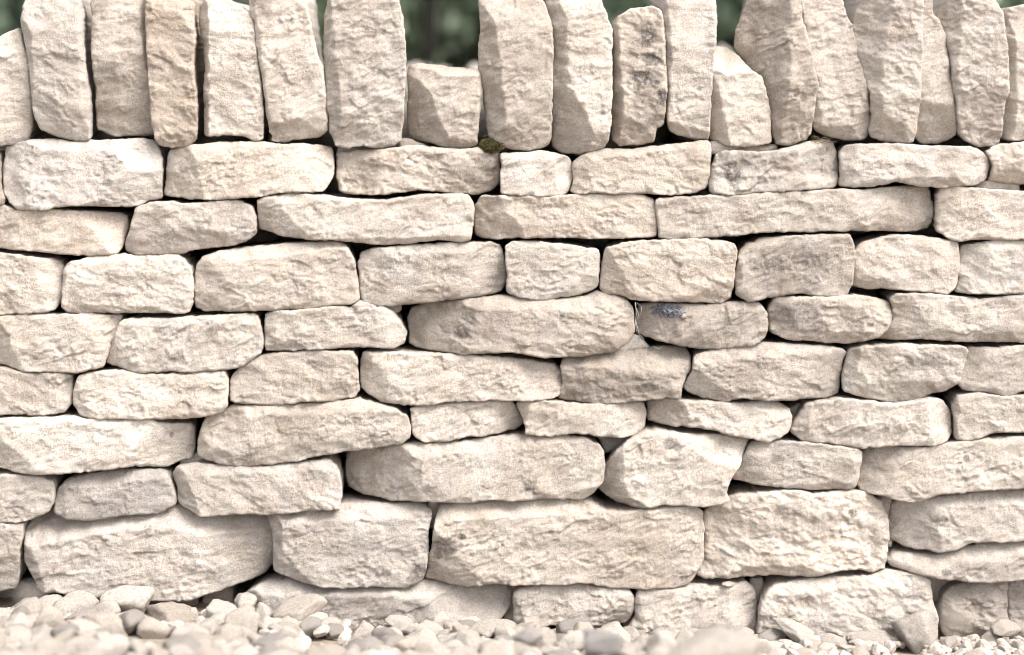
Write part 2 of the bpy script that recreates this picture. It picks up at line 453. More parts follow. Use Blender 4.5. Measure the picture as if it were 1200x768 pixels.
# coping stones: outline, facets (line, side that recedes, slope), front offset, tone
COPE = [
 ([(17,33),(0,40),(-14,48),(-20,100),(-16,172),(5,171),(25,166),(31,155),(34,125),(32,92),(29,68),(22,50)], [(0,70,30,66,'U',.25)], .012, (1.0,.3,0)),
 ([(21,25),(25,0),(30,-18),(60,-26),(86,-14),(92,0),(96,15),(97,50),(100,82),(104,120),(104,164),(88,166),(62,160),(45,152),(40,142),(36,112),(34,82),(26,50)], [(40,20,42,140,'L',.7),(48,40,80,22,'U',.35),(45,148,104,150,'D',.5),(88,10,96,150,'R',.5)], -.006, (1.02,.1,.15)),
 ([(106,25),(104,5),(108,-18),(150,-24),(166,-12),(169,0),(170,37),(171,75),(172,96),(174,125),(175,150),(172,161),(150,160),(128,162),(107,153),(108,100),(106,62)], [(160,-5,165,90,'R',1.3),(108,92,135,76,'D',.28),(135,76,172,90,'D',.28)], .004, (1.0,.35,0)),
 ([(171,0),(178,-20),(222,-22),(226,0),(226,20),(229,45),(226,75),(230,112),(230,145),(227,165),(220,172),(200,174),(185,171),(180,160),(176,130),(175,100),(172,70),(172,50),(171,25)], [(182,150,228,148,'D',.45)], -.004, (.97,.6,0)),
 ([(230,10),(236,0),(245,-4),(265,-1),(280,8),(291,14),(296,30),(299,60),(304,95),(308,130),(307,164),(297,166),(285,161),(270,158),(250,160),(237,159),(236,125),(237,75),(234,50),(230,30)], [(243,15,246,160,'L',1.1),(245,14,290,26,'U',.3)], .006, LIGHT),
 ([(291,8),(291,-15),(310,-28),(350,-24),(359,0),(361,15),(366,37),(372,65),(378,77),(380,100),(383,142),(381,155),(372,162),(350,164),(332,168),(317,166),(311,130),(308,100),(302,70),(297,38)], [(303,20,318,150,'L',.9),(318,138,383,128,'D',.5),(368,30,383,140,'R',.4)], -.004, (1.1,.05,0)),
 ([(380,17),(385,0),(400,-22),(455,-20),(467,0),(472,20),(475,50),(476,70),(475,85),(474,105),(472,140),(470,152),(469,165),(460,171),(447,175),(422,171),(407,174),(394,172),(386,155),(383,125),(381,100),(379,80),(379,50)], [(388,10,390,150,'L',.9),(388,148,470,152,'D',.35)], -.008, (1.0,.2,.1)),
 ([(478,78),(490,75),(525,79),(560,82),(565,92),(566,105),(564,120),(560,150),(559,170),(545,176),(525,174),(505,169),(487,167),(477,160),(475,140),(477,110),(477,88)], [(478,86,562,90,'U',1.6),(494,86,524,158,'L',.75),(500,163,560,160,'D',.6),(559,90,560,170,'R',1.5)], .004, (1.03,.25,0)),
 ([(561,0),(575,-25),(630,-25),(637,0),(641,10),(647,32),(648,62),(647,112),(646,160),(642,172),(622,177),(600,176),(583,171),(572,160),(567,125),(564,92),(560,80),(560,57),(563,37)], [(583,0,592,160,'L',.75),(585,30,645,22,'U',.5),(588,148,646,152,'D',.4)], -.008, (1.0,.25,.05)),
 ([(639,5),(642,-8),(652,-26),(690,-28),(703,-6),(708,8),(714,27),(718,37),(717,75),(717,112),(716,145),(712,165),(707,174),(680,182),(660,181),(649,175),(647,165),(648,125),(648,62),(649,37),(644,20)], [(667,22,667,80,'L',.75),(668,100,690,150,'L',.7),(665,165,712,160,'D',.5),(650,26,712,30,'U',.35)], -.004, (1.0,.2,0)),
 ([(720,27),(725,19),(740,11),(755,9),(765,7),(775,12),(778,25),(780,50),(780,75),(782,95),(779,130),(778,147),(770,151),(767,167),(755,170),(740,170),(727,172),(719,165),(718,137),(720,100),(719,62)], [(727,20,731,165,'L',1.4),(730,20,776,18,'U',.7)], .0, (.97,.45,.1)),
 ([(765,0),(772,-18),(800,-26),(832,-24),(840,0),(841,25),(839,55),(836,82),(834,117),(832,150),(831,164),(817,164),(795,159),(785,152),(782,140),(784,107),(780,62),(779,30),(774,10)], [(790,0,788,55,'L',1.0),(787,55,785,150,'L',.8),(788,140,832,150,'D',.6),(790,52,838,55,'U',.15)], .004, (1.02,.15,.1)),
 ([(838,55),(860,56),(874,72),(882,82),(894,91),(899,107),(904,130),(906,169),(882,172),(865,173),(850,170),(836,165),(833,155),(833,117),(835,82)], [(836,84,890,86,'U',1.5),(841,90,858,168,'L',.8)], .012, (1.04,.2,0)),
 ([(869,35),(875,17),(882,0),(892,-22),(930,-24),(939,0),(941,25),(950,57),(955,87),(958,100),(954,130),(952,155),(947,164),(925,172),(912,170),(907,155),(904,130),(900,105),(887,85),(875,72),(867,55)], [(912,0,922,80,'L',.9),(924,92,914,165,'L',.7),(920,100,958,100,'D',.2)], -.006, (.98,.35,.1)),
 ([(942,0),(950,-20),(980,-20),(992,0),(996,20),(1002,30),(1009,62),(1016,95),(1021,115),(1024,140),(1022,160),(1015,165),(995,166),(980,162),(960,156),(954,147),(955,130),(958,105),(956,92),(950,70),(946,37)], [(960,146,1024,150,'D',.8),(960,128,1020,125,'U',.12),(952,10,965,150,'L',.7)], .007, (1.0,.25,.1)),
 ([(1003,30),(1007,15),(1014,0),(1028,-22),(1070,-25),(1081,0),(1080,20),(1080,50),(1079,82),(1078,120),(1075,155),(1072,167),(1040,167),(1025,162),(1022,155),(1024,135),(1020,107),(1012,85),(1005,50)], [(1043,0,1034,90,'L',.6),(1036,90,1034,130,'L',.6),(1042,145,1050,168,'L',.8)], -.009, (1.0,.2,.1)),
 ([(1082,15),(1082,-10),(1090,-14),(1094,0),(1095,16),(1101,22),(1110,40),(1114,62),(1116,85),(1121,120),(1127,150),(1126,160),(1117,167),(1105,171),(1087,169),(1075,160),(1076,140),(1079,112),(1079,72),(1080,37)], [(1080,117,1118,122,'D',.45),(1100,25,1116,120,'R',.4)], .010, (1.0,.15,.05)),
 ([(1100,24),(1107,12),(1115,0),(1128,-18),(1155,-20),(1167,0),(1175,15),(1180,50),(1182,82),(1182,100),(1178,125),(1177,160),(1172,172),(1152,173),(1137,167),(1128,157),(1126,145),(1121,117),(1117,87),(1116,65),(1110,40)], [(1132,0,1124,95,'L',.65),(1126,95,1136,168,'L',.6),(1120,100,1182,102,'D',.2)], -.003, (1.0,.15,.25)),
 ([(1175,12),(1200,6),(1232,5),(1238,160),(1200,166),(1180,164),(1178,125),(1183,98),(1181,50)], [(1189,10,1196,150,'L',.8)], .006, (1.03,.1,0)),
]
# body stones
BODY = [
 ([(-40,176),(-7,176),(-4,205),(-1,226),(3,234),(1,241),(-40,243)], [], 0, None),
 ([(0,174),(7,171),(32,165),(50,164),(82,166),(125,165),(160,163),(172,165),(180,170),(186,187),(187,205),(185,234),(170,237),(162,242),(131,243),(112,241),(82,241),(50,246),(22,246),(10,239),(1,228),(-3,200)], [(0,180,180,176,'U',.9),(174,170,166,240,'R',.45)], -.006, COOL),
 ([(195,177),(212,173),(250,168),(300,167),(330,170),(350,169),(372,171),(386,175),(389,187),(389,207),(382,220),(377,225),(345,225),(320,227),(300,231),(250,234),(217,234),(187,231),(189,207),(192,187)], [(195,181,386,178,'U',.5)], .0, (1.02,.25,0)),
 ([(392,181),(410,179),(435,177),(460,174),(485,171),(512,174),(540,176),(560,174),(577,174),(585,182),(586,200),(585,216),(575,225),(557,230),(525,226),(490,222),(475,225),(450,228),(420,229),(402,228),(395,224),(392,207)], [(392,196,440,180,'U',.8),(440,180,580,181,'U',.5)], .004, (.98,.45,.1)),
 ([(587,181),(600,180),(635,178),(645,179),(667,185),(671,197),(671,212),(667,224),(662,229),(632,230),(600,229),(588,227),(587,200)], [(588,186,668,192,'U',.5)], .0, (1.04,0,.15)),
 ([(671,192),(675,187),(687,181),(707,175),(737,176),(770,172),(790,170),(815,167),(831,165),(834,175),(832,207),(829,221),(815,226),(785,229),(760,227),(740,226),(725,228),(700,226),(675,228),(669,225),(672,212)], [(675,190,832,174,'U',.6)], .0, (1.0,.3,0)),
 ([(835,197),(840,182),(850,177),(870,178),(900,179),(925,174),(950,167),(977,165),(982,170),(986,182),(986,200),(984,217),(980,222),(950,222),(900,225),(855,229),(834,227),(832,217)], [(842,187,980,172,'U',.6)], .0, (1.0,.25,.1)),
 ([(987,180),(992,172),(1010,169),(1055,169),(1095,172),(1137,172),(1150,177),(1161,185),(1165,195),(1161,210),(1150,217),(1125,219),(1095,220),(1080,219),(1052,213),(1025,219),(1000,220),(986,219),(987,200)], [(1035,208,1075,208,'D',.5)], -.003, (1.03,.1,.1)),
 ([(1158,178),(1175,170),(1200,168),(1245,170),(1245,215),(1200,218),(1175,215),(1164,213),(1167,195),(1162,184)], [(1160,197,1200,200,'D',.5)], .012, None),
 ([(-30,241),(0,242),(20,247),(45,247),(62,246),(100,249),(137,253),(144,257),(144,270),(140,290),(135,299),(107,300),(75,299),(37,295),(0,292),(-30,290)], [], .004, (1.03,.35,0)),
 ([(150,272),(157,245),(175,238),(200,237),(212,240),(250,237),(277,235),(295,242),(299,255),(299,275),(287,284),(265,290),(250,291),(225,294),(210,299),(175,302),(155,300),(144,297),(143,287)], [(196,245,232,262,'L',.15),(215,262,299,268,'D',.3),(150,268,178,240,'L',.4)], .0, (1.0,.2,.1)),
 ([(301,235),(315,230),(342,227),(375,229),(412,234),(450,235),(475,231),(500,228),(545,228),(551,232),(555,242),(554,262),(551,282),(540,285),(515,281),(475,286),(450,287),(420,285),(395,281),(362,281),(332,278),(312,272),(301,269),(301,252)], [(305,238,551,236,'U',.45),(480,276,515,274,'D',.5)], -.004, (1.0,.15,.1)),
 ([(556,242),(565,230),(600,230),(645,230),(700,228),(725,229),(740,227),(755,230),(766,235),(770,245),(770,277),(750,279),(695,280),(662,279),(625,279),(600,280),(585,282),(565,282),(557,276),(556,260)], [], .002, (1.0,.3,0)),
 ([(768,235),(775,233),(825,230),(875,229),(900,226),(937,225),(982,222),(1012,224),(1050,221),(1092,220),(1096,227),(1100,245),(1099,260),(1095,271),(1075,274),(1037,272),(1007,271),(975,271),(900,272),(862,276),(812,279),(785,280),(772,278),(771,262)], [], -.002, (.99,.2,.1)),
 ([(1101,232),(1105,221),(1125,219),(1150,222),(1200,225),(1245,226),(1245,280),(1200,281),(1162,281),(1137,281),(1125,284),(1112,280),(1101,272),(1100,260)], [(1134,240,1136,284,'L',.25)], .002, (1.01,.15,.15)),
 ([(-30,296),(0,297),(37,302),(65,307),(70,315),(71,335),(70,350),(62,365),(45,367),(0,369),(-30,369)], [], .0, (1.0,.3,0)),
 ([(72,318),(78,309),(105,302),(135,299),(162,302),(207,300),(215,306),(224,317),(226,330),(226,350),(222,365),(215,368),(162,367),(125,368),(95,369),(77,367),(72,360),(72,347)], [(84,305,76,340,'L',.9),(80,312,215,308,'U',.5)], .0, (1.02,.25,0)),
 ([(227,325),(229,312),(236,302),(255,296),(300,290),(350,286),(395,284),(407,290),(415,305),(417,320),(420,342),(420,352),(410,357),(385,359),(362,362),(325,363),(300,365),(265,366),(237,366),(227,362),(226,345)], [(232,310,400,292,'U',.9),(230,350,415,346,'D',.25)], -.004, (1.01,.2,.05)),
 ([(419,310),(422,297),(440,292),(475,289),(525,286),(575,285),(585,289),(590,302),(593,320),(594,330),(587,345),(572,349),(525,352),(475,358),(447,360),(425,356),(421,345),(420,330)], [(420,315,440,300,'U',.4),(440,298,588,294,'U',.5),(428,350,590,336,'D',.3)], .0, (1.0,.1,.15)),
 ([(592,290),(600,284),(625,284),(662,287),(702,293),(703,310),(702,325),(700,340),(682,346),(650,352),(632,353),(607,349),(593,343),(595,325),(593,305)], [], .004, (1.04,.1,.1)),
 ([(707,305),(710,292),(730,285),(770,281),(825,280),(860,285),(863,295),(861,312),(860,332),(857,351),(845,356),(800,354),(740,352),(730,347),(710,347),(704,341),(705,320)], [(716,290,714,345,'L',.9)], -.004, (1.0,.3,.05)),
 ([(865,300),(877,286),(895,280),(937,276),(996,275),(1002,290),(1002,305),(1000,335),(992,346),(982,349),(962,348),(937,344),(900,350),(877,354),(864,347),(863,325)], [(872,290,868,345,'L',.5)], .0, (.95,.45,.1)),
 ([(1003,295),(1012,286),(1050,276),(1090,279),(1125,285),(1127,300),(1126,320),(1122,337),(1112,346),(1095,343),(1062,340),(1040,339),(1020,341),(1001,337),(1001,315)], [(1003,300,1050,282,'U',.6)], .002, (1.0,.2,.15)),
 ([(1128,300),(1131,291),(1150,286),(1175,281),(1200,282),(1245,284),(1245,346),(1200,345),(1170,345),(1121,344),(1126,330),(1127,315)], [(1130,292,1200,288,'U',.6)], .0, (1.06,.0,.1)),
 ([(-30,371),(0,371),(12,370),(62,369),(105,369),(139,372),(139,380),(135,392),(127,412),(120,430),(92,437),(50,436),(20,435),(0,430),(-30,430)], [(130,372,110,432,'R',.15)], .0, (1.01,.2,.05)),
 ([(140,379),(145,375),(187,374),(250,371),(275,369),(295,368),(300,371),(305,382),(308,402),(305,415),(292,424),(277,432),(225,436),(187,435),(160,438),(140,432),(124,427),(125,420),(132,400)], [(140,382,303,376,'U',.4),(134,410,160,436,'L',.25)], -.003, (1.02,.12,.1)),
 ([(309,382),(310,370),(320,365),(350,364),(387,360),(420,361),(450,361),(460,367),(470,380),(476,392),(472,405),(462,410),(425,407),(387,409),(340,412),(310,412),(309,402)], [], .0, (1.02,.3,0)),
 ([(475,380),(480,367),(500,359),(525,355),(565,351),(585,348),(600,350),(632,352),(660,352),(687,349),(700,344),(715,348),(730,349),(742,361),(744,380),(744,392),(732,406),(720,414),(687,417),(637,419),(600,412),(550,415),(512,415),(485,412),(477,409),(477,395)], [(480,368,740,362,'U',.8),(490,362,486,410,'L',.6),(720,350,735,410,'R',.3)], -.006, (.98,.35,.1)),
 ([(745,385),(747,370),(752,361),(775,357),(825,359),(862,355),(890,356),(899,367),(901,382),(897,397),(882,407),(845,410),(820,410),(785,404),(755,397),(747,392)], [(748,372,895,366,'U',.35),(790,372,803,405,'L',.2),(750,388,880,398,'D',.2)], .004, (.97,.5,.05)),
 ([(902,365),(910,350),(950,349),(1000,346),(1030,351),(1045,357),(1047,367),(1044,382),(1032,396),(1007,402),(987,404),(950,401),(922,399),(906,392),(903,380)], [(905,360,926,398,'L',.5),(910,384,1040,388,'D',.35)], .0, (.96,.4,.15)),
 ([(1044,352),(1050,345),(1087,344),(1125,349),(1150,351),(1200,347),(1245,347),(1245,400),(1200,402),(1150,402),(1112,401),(1085,398),(1050,400),(1034,400),(1037,392),(1047,375),(1048,362)], [(1062,352,1090,396,'L',.2)], -.002, (1.02,.12,.05)),
 ([(-30,431),(0,432),(20,437),(75,439),(81,442),(83,460),(81,475),(75,484),(50,487),(0,486),(-30,486)], [], .002, (1.04,.35,0)),
 ([(84,470),(87,452),(92,441),(117,435),(140,435),(165,439),(212,439),(262,435),(267,445),(265,477),(260,484),(235,489),(207,491),(150,491),(105,492),(92,487),(85,477)], [(92,446,262,444,'U',.3)], -.003, (1.02,.2,.1)),
 ([(268,460),(270,442),(280,430),(300,420),(310,417),(337,414),(375,412),(414,413),(418,420),(419,445),(420,460),(415,467),(387,472),(362,470),(330,475),(300,474),(275,474),(269,470)], [(272,440,330,416,'U',.5)], .002, (1.02,.3,0)),
 ([(421,425),(425,415),(450,414),(512,416),(570,418),(600,421),(625,426),(650,430),(659,439),(659,452),(656,464),(647,469),(617,470),(575,469),(525,471),(500,475),(447,474),(435,467),(421,457),(421,440)], [(450,416,480,470,'L',.25),(430,420,650,438,'U',.3)], .0, (1.03,.15,.05)),
 ([(657,432),(662,421),(670,417),(705,415),(725,415),(765,412),(787,411),(807,413),(811,420),(810,434),(800,450),(797,467),(780,467),(755,470),(710,475),(675,473),(655,470),(656,464),(660,447)], [(660,428,700,431,'U',.9),(700,431,810,424,'U',1.1),(668,436,664,470,'L',.4)], .0, (.80,.75,.12)),
 ([(802,455),(811,437),(814,419),(835,411),(900,404),(950,406),(987,410),(994,415),(990,427),(987,445),(986,464),(975,469),(950,469),(900,470),(872,467),(850,472),(825,469),(807,462)], [(815,424,985,416,'U',.5)], .0, (1.01,.1,.15)),
 ([(988,452),(991,432),(996,412),(1012,406),(1050,404),(1100,405),(1132,407),(1134,412),(1129,432),(1126,447),(1112,459),(1092,464),(1080,471),(1050,473),(1020,469),(990,460)], [(1005,408,998,455,'L',.6),(1000,450,1120,440,'D',.35)], -.002, (1.0,.1,.1)),
 ([(1125,452),(1130,435),(1136,410),(1165,409),(1200,406),(1245,405),(1245,462),(1200,459),(1180,467),(1160,462),(1132,459)], [], .004, (1.0,.25,.1)),
 ([(-30,490),(0,491),(22,490),(82,489),(100,492),(170,492),(195,499),(220,502),(223,506),(223,530),(220,544),(207,546),(190,552),(170,550),(150,547),(125,550),(92,553),(40,556),(15,554),(0,550),(-30,545)], [(0,496,220,508,'U',.35)], -.006, WHITE),
 ([(229,525),(230,515),(235,502),(239,491),(260,484),(270,478),(300,477),(350,474),(387,473),(420,469),(440,475),(462,479),(476,487),(482,500),(480,512),(470,520),(437,526),(375,535),(342,542),(300,547),(275,548),(250,544),(234,540),(229,535)], [(249,488,252,545,'L',.6),(240,490,470,482,'U',.4),(330,520,480,506,'D',.2)], -.002, (1.01,.25,.05)),
 ([(482,490),(481,480),(500,476),(537,473),(580,470),(590,472),(600,474),(605,480),(612,495),(615,502),(607,507),(600,509),(565,512),(550,512),(517,519),(497,519),(485,511),(482,500)], [(484,484,590,478,'U',.4)], .004, (1.02,.2,.05)),
 ([(605,475),(610,472),(650,471),(675,475),(712,475),(745,473),(756,477),(759,487),(756,505),(750,512),(725,514),(700,512),(672,508),(645,512),(615,510),(616,501),(612,490)], [(622,472,618,510,'L',.6),(625,485,665,492,'U',.15)], .0, (1.02,.3,0)),
 ([(761,487),(761,476),(775,470),(825,472),(875,475),(900,471),(915,475),(927,482),(929,492),(925,507),(915,514),(900,519),(882,515),(857,511),(837,505),(815,502),(775,502),(762,499)], [(870,478,920,490,'U',.7)], .004, (1.01,.15,.1)),
 ([(927,505),(932,497),(942,482),(945,475),(982,467),(1012,470),(1050,474),(1090,467),(1107,471),(1116,482),(1120,492),(1119,510),(1112,519),(1095,522),(1050,522),(1012,526),(987,522),(957,519),(942,517),(930,511)], [(956,472,950,518,'L',.4)], -.003, (1.0,.1,.15)),
 ([(1119,478),(1123,465),(1150,462),(1175,466),(1200,463),(1245,462),(1245,508),(1200,507),(1170,507),(1150,514),(1132,518),(1122,516),(1121,502),(1121,490)], [(1128,464,1126,516,'L',.7)], .002, (1.02,.05,.1)),
 ([(-30,557),(0,557),(25,559),(47,560),(60,566),(63,572),(61,590),(55,601),(32,611),(12,613),(0,613),(-30,613)], [], .002, (1.03,.2,.05)),
 ([(61,590),(65,575),(76,565),(100,559),(125,556),(155,554),(185,554),(195,559),(200,570),(204,582),(204,592),(190,601),(175,604),(142,605),(115,610),(92,611),(72,607),(60,602)], [(70,575,195,566,'U',.7),(84,562,72,606,'L',.5)], .002, (.93,.3,.35)),
 ([(200,559),(205,550),(225,546),(262,548),(300,549),(350,544),(385,541),(397,554),(399,567),(400,582),(399,596),(392,597),(357,599),(317,604),(275,602),(235,606),(225,601),(212,596),(206,590),(205,575)], [(203,562,390,555,'U',.5),(222,552,232,602,'L',.5)], .0, (1.0,.12,.2)),
 ([(401,555),(402,541),(410,534),(450,526),(475,522),(525,520),(600,513),(650,511),(687,515),(702,522),(708,532),(709,547),(707,565),(695,580),(682,587),(650,585),(600,587),(577,584),(550,589),(500,587),(450,590),(420,589),(405,585),(401,570)], [(411,530,412,585,'L',1.1),(415,538,700,528,'U',.6),(418,572,440,586,'L',.4)], -.006, (1.0,.22,.05)),
 ([(707,565),(711,550),(721,532),(736,517),(755,506),(770,505),(812,511),(850,513),(877,514),(882,519),(875,530),(869,545),(857,560),(852,572),(854,587),(845,592),(825,594),(800,592),(775,592),(755,599),(742,599),(725,594),(710,585),(702,579)], [(726,525,736,580,'L',.75),(712,574,744,586,'D',1.5),(748,508,880,518,'U',.4)], -.004, (1.0,.2,.15)),
 ([(858,565),(866,552),(873,537),(883,521),(900,519),(925,518),(962,521),(1007,527),(1012,532),(1009,547),(1007,562),(1002,574),(985,576),(950,575),(900,571),(880,569)], [(868,560,1005,568,'D',.35)], .002, (1.01,.12,.15)),
 ([(1005,570),(1011,547),(1018,532),(1032,526),(1075,526),(1112,521),(1150,516),(1175,514),(1200,513),(1245,512),(1245,572),(1200,572),(1150,575),(1100,579),(1080,588),(1070,589),(1050,586),(1035,581),(1011,579)], [(1020,534,1200,522,'U',.35)], -.002, (1.0,.22,.1)),
 ([(-30,615),(0,615),(26,615),(26,626),(22,651),(20,676),(15,693),(0,696),(-30,696)], [(0,650,24,646,'D',.25)], .0, (1.03,.1,.1)),
 ([(26,623),(32,611),(52,602),(100,602),(150,600),(175,600),(205,596),(225,597),(262,600),(300,602),(311,613),(317,631),(318,651),(316,668),(307,681),(295,686),(280,690),(250,698),(220,705),(175,705),(112,701),(65,694),(50,696),(42,691),(37,676),(27,661)], [(26,628,110,624,'U',.8),(110,626,180,614,'U',1.1),(180,612,320,662,'U',.85),(32,640,50,690,'L',.5)], .0, (1.0,.2,.12)),
 ([(310,610),(320,605),(362,601),(405,595),(450,595),(490,593),(504,600),(505,608),(501,623),(502,641),(499,668),(495,680),(477,690),(437,688),(400,690),(375,687),(350,683),(332,678),(318,671),(319,651),(317,626)], [(312,616,504,606,'U',.9),(332,606,330,680,'L',.8),(322,640,348,684,'L',.5)], .0, (.98,.12,.3)),
 ([(511,608),(515,594),(550,590),(575,587),(600,588),(650,586),(685,588),(700,596),(712,600),(745,600),(787,595),(815,596),(824,602),(826,621),(825,643),(825,658),(815,676),(805,687),(785,690),(750,691),(712,688),(680,682),(650,685),(600,684),(572,683),(550,688),(520,687),(498,683),(501,663),(506,641)], [(515,608,590,592,'U',.8),(700,604,824,604,'U',.8),(800,600,790,690,'R',.2)], -.005, (.99,.3,.05)),
 ([(826,608),(837,596),(855,588),(866,582),(900,578),(930,575),(955,580),(1000,577),(1020,581),(1037,593),(1044,613),(1045,631),(1042,661),(1040,671),(1025,674),(1005,670),(985,670),(962,676),(930,678),(900,676),(862,680),(825,682),(818,678),(827,656),(827,630)], [(990,584,1045,640,'R',.55),(848,592,835,650,'L',.5),(830,660,1000,664,'D',.5),(960,578,955,605,'R',.15)], -.004, (1.03,.45,.0)),
 ([(1048,626),(1051,598),(1061,592),(1075,590),(1100,586),(1125,583),(1150,580),(1200,577),(1245,576),(1245,628),(1200,633),(1175,635),(1137,637),(1120,646),(1100,649),(1085,646),(1065,647),(1055,642),(1048,638)], [(1055,604,1200,592,'U',.7),(1058,594,1066,645,'L',.6)], .0, (1.0,.15,.2)),
 ([(1043,662),(1050,655),(1062,654),(1100,655),(1125,647),(1150,642),(1200,636),(1245,634),(1245,680),(1200,678),(1175,680),(1150,682),(1112,679),(1075,673),(1046,667)], [(1110,664,1200,648,'U',1.0)], -.006, (1.0,.15,.2)),
 ([(272,722),(280,706),(300,690),(345,683),(375,687),(410,689),(480,689),(500,685),(560,688),(587,686),(599,696),(601,706),(597,718),(582,735),(560,748),(400,750),(290,748)], [(290,704,345,694,'U',1.0),(345,697,500,699,'U',1.5),(500,699,600,697,'U',1.1)], -.002, (.98,.1,.3)),
 ([(601,697),(610,691),(650,686),(675,685),(700,690),(735,691),(742,698),(744,718),(740,728),(732,735),(700,735),(650,733),(632,735),(602,733),(602,715)], [(604,700,742,698,'U',.5)], .0, (1.01,.2,.1)),
 ([(745,701),(750,692),(805,690),(845,690),(862,687),(877,686),(886,696),(890,711),(889,741),(882,758),(800,766),(745,760),(737,748),(737,740),(745,726)], [(757,694,752,750,'L',.5),(750,700,880,696,'U',.6)], .0, (1.0,.2,.15)),
 ([(892,706),(898,697),(907,688),(950,681),(1025,677),(1040,672),(1060,673),(1085,676),(1091,683),(1094,706),(1099,723),(1099,738),(1097,755),(1080,768),(900,768),(888,745),(890,720)], [(900,698,1088,686,'U',.4)], -.002, (1.0,.15,.1)),
 ([(1109,703),(1117,696),(1150,686),(1175,681),(1183,684),(1186,716),(1187,755),(1170,765),(1120,765),(1108,745),(1107,720)], [(1122,690,1116,760,'L',.5),(1110,712,1183,694,'U',.7),(1160,700,1150,750,'R',.25),(1115,735,1185,728,'D',.3)], .010, (1.0,.3,.1)),
 ([(1186,686),(1200,683),(1245,681),(1245,765),(1190,765),(1188,720)], [], .03, None),
]
# stones set back in the joints or under the first course, seen in shade
BACK = [
 ([(600,738),(640,735),(700,736),(727,742),(730,790),(600,790)], .05), ([(-40,706),(12,706),(14,712),(16,790),(-40,790)], .10),
 ([(66,708),(150,706),(222,708),(226,790),(68,790)], .06), ([(229,700),(259,697),(264,712),(266,790),(230,790)], .075),
 ([(430,354),(450,352),(470,366),(460,372),(430,366)], .03), ([(408,358),(420,354),(440,360),(441,364),(415,363)], .002), ([(1046,676),(1090,676),(1130,680),(1180,682),(1182,700),(1100,720),(1096,700),(1060,690)], .06),
 ([(500,590),(516,592),(510,630),(503,625)], .035), ([(1035,590),(1052,588),(1052,650),(1046,650)], .045),
 ([(884,690),(900,690),(896,760),(886,760)], .05), ([(596,690),(606,690),(604,745),(590,745)], .04), ([(733,738),(746,738),(746,770),(733,770)], .05),
 ([(925,490),(945,480),(935,505),(926,505)], .05), ([(205,545),(234,538),(236,560),(205,555)], .05), ([(1145,214),(1200,214),(1200,230),(1150,226)], .03),
 ([(660,396),(745,396),(765,412),(700,420),(660,420)], .035), ([(700,512),(760,505),(740,522),(712,540)], .05),
 ([(834,168),(860,168),(900,172),(915,172),(912,182),(836,182)], .03), ([(460,165),(480,165),(500,174),(470,178)], .035), ([(395,172),(450,176),(400,186),(390,184)], .05),
]
for pts, fc, yo, tn in COPE:
    make_stone('coping_stone', pts, wall, fc, yo, 0.30, tn, cope=True, key=('cope', pts[0]))
for pts, fc, yo, tn in BODY:
    make_stone('stone', pts, wall, fc, yo, 0.20, tn, key=('body', pts[0]))
for pts, yo in BACK:
    make_stone('stone', pts, wall, [], yo, 0.12, None, cell=0.004)

# ------------------------------------------------------------------ rough rock shapes (shared meshes)
def ico(sub):
    import bmesh
    bm = bmesh.new(); bmesh.ops.create_icosphere(bm, subdivisions=sub, radius=1.0)
    v = np.array([p.co[:] for p in bm.verts]); f = [tuple(q.index for q in a.verts) for a in bm.faces]
    bm.free(); return v, f

def rock_shape(seed, sub=3, cuts=12, box=0.45, amp=0.05):
    rs = np.random.RandomState(seed)
    v, f = ico(sub)
    n = v.copy(); r = np.full(len(v), 1.0)
    sm = 40.0 + 40 * rs.rand()
    acc = np.zeros(len(v))
    q = np.arange(cuts) + .5; ph = np.arccos(1 - 2 * q / cuts); th = np.pi * (1 + 5 ** .5) * q
    dirs = np.stack([np.cos(th) * np.sin(ph), np.sin(th) * np.sin(ph), np.cos(ph)], 1) + rs.normal(0, .28, (cuts, 3))
    dirs = dirs[rs.rand(cuts) < .85]; dirs /= np.linalg.norm(dirs, axis=1)[:, None]
    off = rs.uniform(0.5, 0.86, len(dirs))
    for d, o in zip(dirs, off):
        c = n @ d
        acc += np.where(c > 0.15, (np.maximum(c, .15) / o) ** sm, 0)
    r = (1 + acc) ** (-1 / sm)
    r *= 1 + amp * gn(n[:, 0] * 2.5 + seed, n[:, 1] * 2.5 + n[:, 2] * 1.9) + amp * .6 * gn(n[:, 0] * 6 + n[:, 2] * 3, n[:, 1] * 6 - seed) + (amp * .35 * gn(n[:, 0] * 13 + n[:, 2] * 9, n[:, 1] * 13 - n[:, 2] * 7) if sub > 2 else 0)
    v = n * r[:, None]
    v /= np.abs(v).max(0)
    return v, f

# filling inside the wall: an inner skin of rough stones and the far face
fv, ff = [], []; base = 0
def add_block(c, half, seed, sub=2):
    global base
    v, f = rock_shape(seed, sub, 14, amp=.04)
    v = np.sign(v) * np.abs(v) ** 0.75 * np.array(half) + np.array(c)
    fv.append(v); ff.extend([tuple(i + base for i in q) for q in f]); base += len(v)
rs = np.random.RandomState(5)
for layer, yy in ((0, 0.262), (1, 0.315), (2, 0.375)):
    zz = -0.02 - 0.02 * layer
    while zz < Z(182):
        hh = rs.uniform(0.035, 0.05); xx = -1.0
        while xx < 1.0:
            ww = rs.uniform(0.05, 0.13)
            add_block((xx + ww, yy + rs.uniform(-.012, .012), zz + hh), (ww * 1.12, 0.062, hh * 1.16), rs.randint(1, 9999))
            xx += 2 * ww
        zz += 2 * hh
o = mesh_obj('filling_stones', np.concatenate(fv), ff, M_STONE, wall, (0, 0.3, 0))
o['kind'] = 'stuff'; o.color = (0.95, .3, .1, 1)

